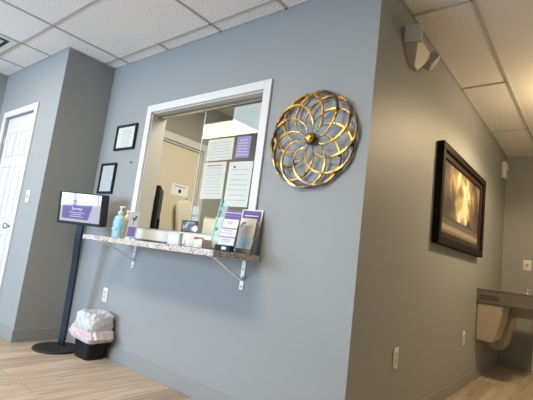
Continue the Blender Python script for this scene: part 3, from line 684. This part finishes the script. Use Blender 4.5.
# brochure holder 1 (black foot) and 2 (clear, at the right end)
t, Ml = leaning('brochure_holder', 'narrow leaflet holder with a black foot and white label on the ledge', 'brochure holder', (-.722, -.240, ZS), .28, 0, 0, .22, None, None)
bm = bmesh.new(); box(bm, -.050, .050, -.030, .030, 0, .036, bev=.003); ft = obj('foot', bm, BLACKM, t)
mbox('foot_label', WHITE, ft, -.002, .026, -.0315, -.0302, .010, .027)
bm = bmesh.new(); box(bm, -.052, .052, .012, .016, .036, .17, mtx=Ml); obj('back_panel', bm, BLACK, t)
for k in range(3):
    bm = bmesh.new(); zt = .255-.0*k-.018*(2-k); yk = .0095-.0045*(2-k); box(bm, -.050, .050, yk-.0015, yk+.0015, .038, zt, mtx=Ml)
    lf = obj('leaflet', bm, PAPERW, t)
    bm = bmesh.new(); 
    if k < 2: box(bm, -.050, .050, yk-.0022, yk-.0016, zt-.022, zt-.001, mtx=Ml); obj('purple_header', bm, PURPLE, lf)
    else:
        bm.free(); bm = bmesh.new(); box(bm, -.050, .050, yk-.0022, yk-.0016, zt-.012, zt-.001, mtx=Ml); obj('purple_header', bm, PURPLE, lf)
f0 = -.0002
bm = bmesh.new()
for (a, b) in ((.135, .143), (.082, .090)): box(bm, -.050, .050, -.0026, -.0016, a, b, mtx=Ml)
obj('purple_stripes', bm, PURPLEL, ft)
bm = bmesh.new()
for (a, s) in ((.178, .02), (.168, .012), (.122, .03), (.108, .034), (.068, .03), (.058, .026)): box(bm, -s-.006, s-.006, -.0026, -.0016, a, a+.004, mtx=Ml)
obj('printed_text', bm, INK, ft)

t, Ml = leaning('booklet_holder', 'clear booklet rack with purple header at the right end of the ledge', 'brochure holder', (-.722, -.077, ZS), .18, 0, 0, .16, None, None)
bm = bmesh.new(); box(bm, -.078, .078, -.052, .040, .0005, .004); box(bm, -.078, .078, -.054, -.051, .004, .030)
prism(bm, [(-.052, .004), (.040, .004), (.052, .235), (.0, .12), (-.052, .03)], 0, .0782, .081)
prism(bm, [(-.052, .004), (.040, .004), (.052, .235), (.0, .12), (-.052, .03)], 0, -.081, -.0782)
obj('rack', bm, clear_mat('smoky acrylic', (.50, .52, .52), 1.45, .05, .30), t)
bm = bmesh.new(); box(bm, -.076, .076, .012, .015, .006, .285, mtx=Ml); bk = obj('back_booklet', bm, PAPERW, t)
bm = bmesh.new(); box(bm, -.066, .066, .0110, .0118, .208, .276, mtx=Ml); hd = obj('purple_header', bm, PURPLE, bk)
bm = bmesh.new(); box(bm, -.05, .05, .0102, .0108, .240, .247, mtx=Ml); obj('heading_text', bm, PAPERW, hd)
bm = bmesh.new(); box(bm, -.046, .062, -.020, -.012, .008, .218, mtx=Ml); fb = obj('front_booklet', bm, mat('cream booklet', (.66, .64, .60), .6), t)
bm = bmesh.new(); prism(bm, [(-.044, .10), (-.030, .165), (-.018, .178), (-.005, .170), (-.006, .150), (-.018, .130), (-.022, .095), (-.04, .085)], 1, -.0212, -.0203); bm.transform(Ml); obj('printed_face', bm, mat('skin tone print', (.74, .50, .40), .6), fb)
bm = bmesh.new(); prism(bm, [(-.04, .06), (-.02, .09), (.02, .085), (.058, .11), (.058, .05), (.0, .035), (-.04, .04)], 1, -.0212, -.0203); bm.transform(Ml); obj('printed_sleeve', bm, mat('pale blue print', (.42, .60, .72), .6), fb)
bm = bmesh.new(); prism(bm, [(-.032, .178), (-.040, .150), (-.046, .168), (-.036, .190), (-.016, .196), (-.006, .186), (-.018, .182)], 1, -.0212, -.0203); bm.transform(Ml); obj('printed_hair', bm, mat('brown print', (.25, .14, .10), .6), fb)

# ------------------------------------------------------------------ drinking fountains
FB = mat('taupe fountain panel', (.42, .36, .27), .45)
def fountain(y0, ztop, label):
    t = thing('drinking_fountain', label, 'drinking fountain', (0, y0, ztop-.9), 0, 'two level drinking fountain')
    w = .45; zb = .9
    bm = bmesh.new(); box(bm, .001, .49, 0, w, .762, .885, bev=.008); bs = obj('basin', bm, STEEL, t)
    bm = bmesh.new()
    box(bm, .001, .495, -.004, .012, .885, .9, bev=.003); box(bm, .001, .495, w-.012, w+.004, .885, .9, bev=.003); box(bm, .480, .495, .012, w-.012, .885, .9, bev=.003); box(bm, .001, .16, .012, w-.012, .885, .9, bev=.003)
    obj('basin_rim', bm, STEEL, bs)
    bm = bmesh.new(); prism(bm, [(.001, .761), (.245, .761), (.165, .415), (.135, .385), (.001, .395)], 1, .012, w-.012)
    bmesh.ops.bevel(bm, geom=list(bm.edges), offset=.012, segments=2, affect='EDGES'); obj('lower_shroud', bm, FB, t)
    bm = bmesh.new(); box(bm, .03, .20, -.010, -.0005, .795, .845, bev=.003); obj('push_bar', bm, mat('dark bar', (.08, .075, .07), .4), t)
    bm = bmesh.new(); box(bm, .4905, .500, .05, .40, .79, .84, bev=.003); obj('push_bar', bm, mat('dark bar', (.08, .075, .07), .4), t)
    bm = bmesh.new(); cyl(bm, (.42, .10, .886), (.42, .10, .915), .020, .016, 18); cyl(bm, (.42, .10, .915), (.405, .115, .94), .012, .010, 14); box(bm, .40, .44, .085, .115, .935, .950, bev=.004); obj('bubbler', bm, CHROME, t, True)
    bm = bmesh.new(); cyl(bm, (.30, .22, .886), (.30, .22, .889), .03, n=20); obj('drain', bm, DARK, t)
fountain(2.68, .90, 'nearer and higher of the two steel and taupe drinking fountains')
fountain(3.16, .78, 'farther and lower of the two steel and taupe drinking fountains')
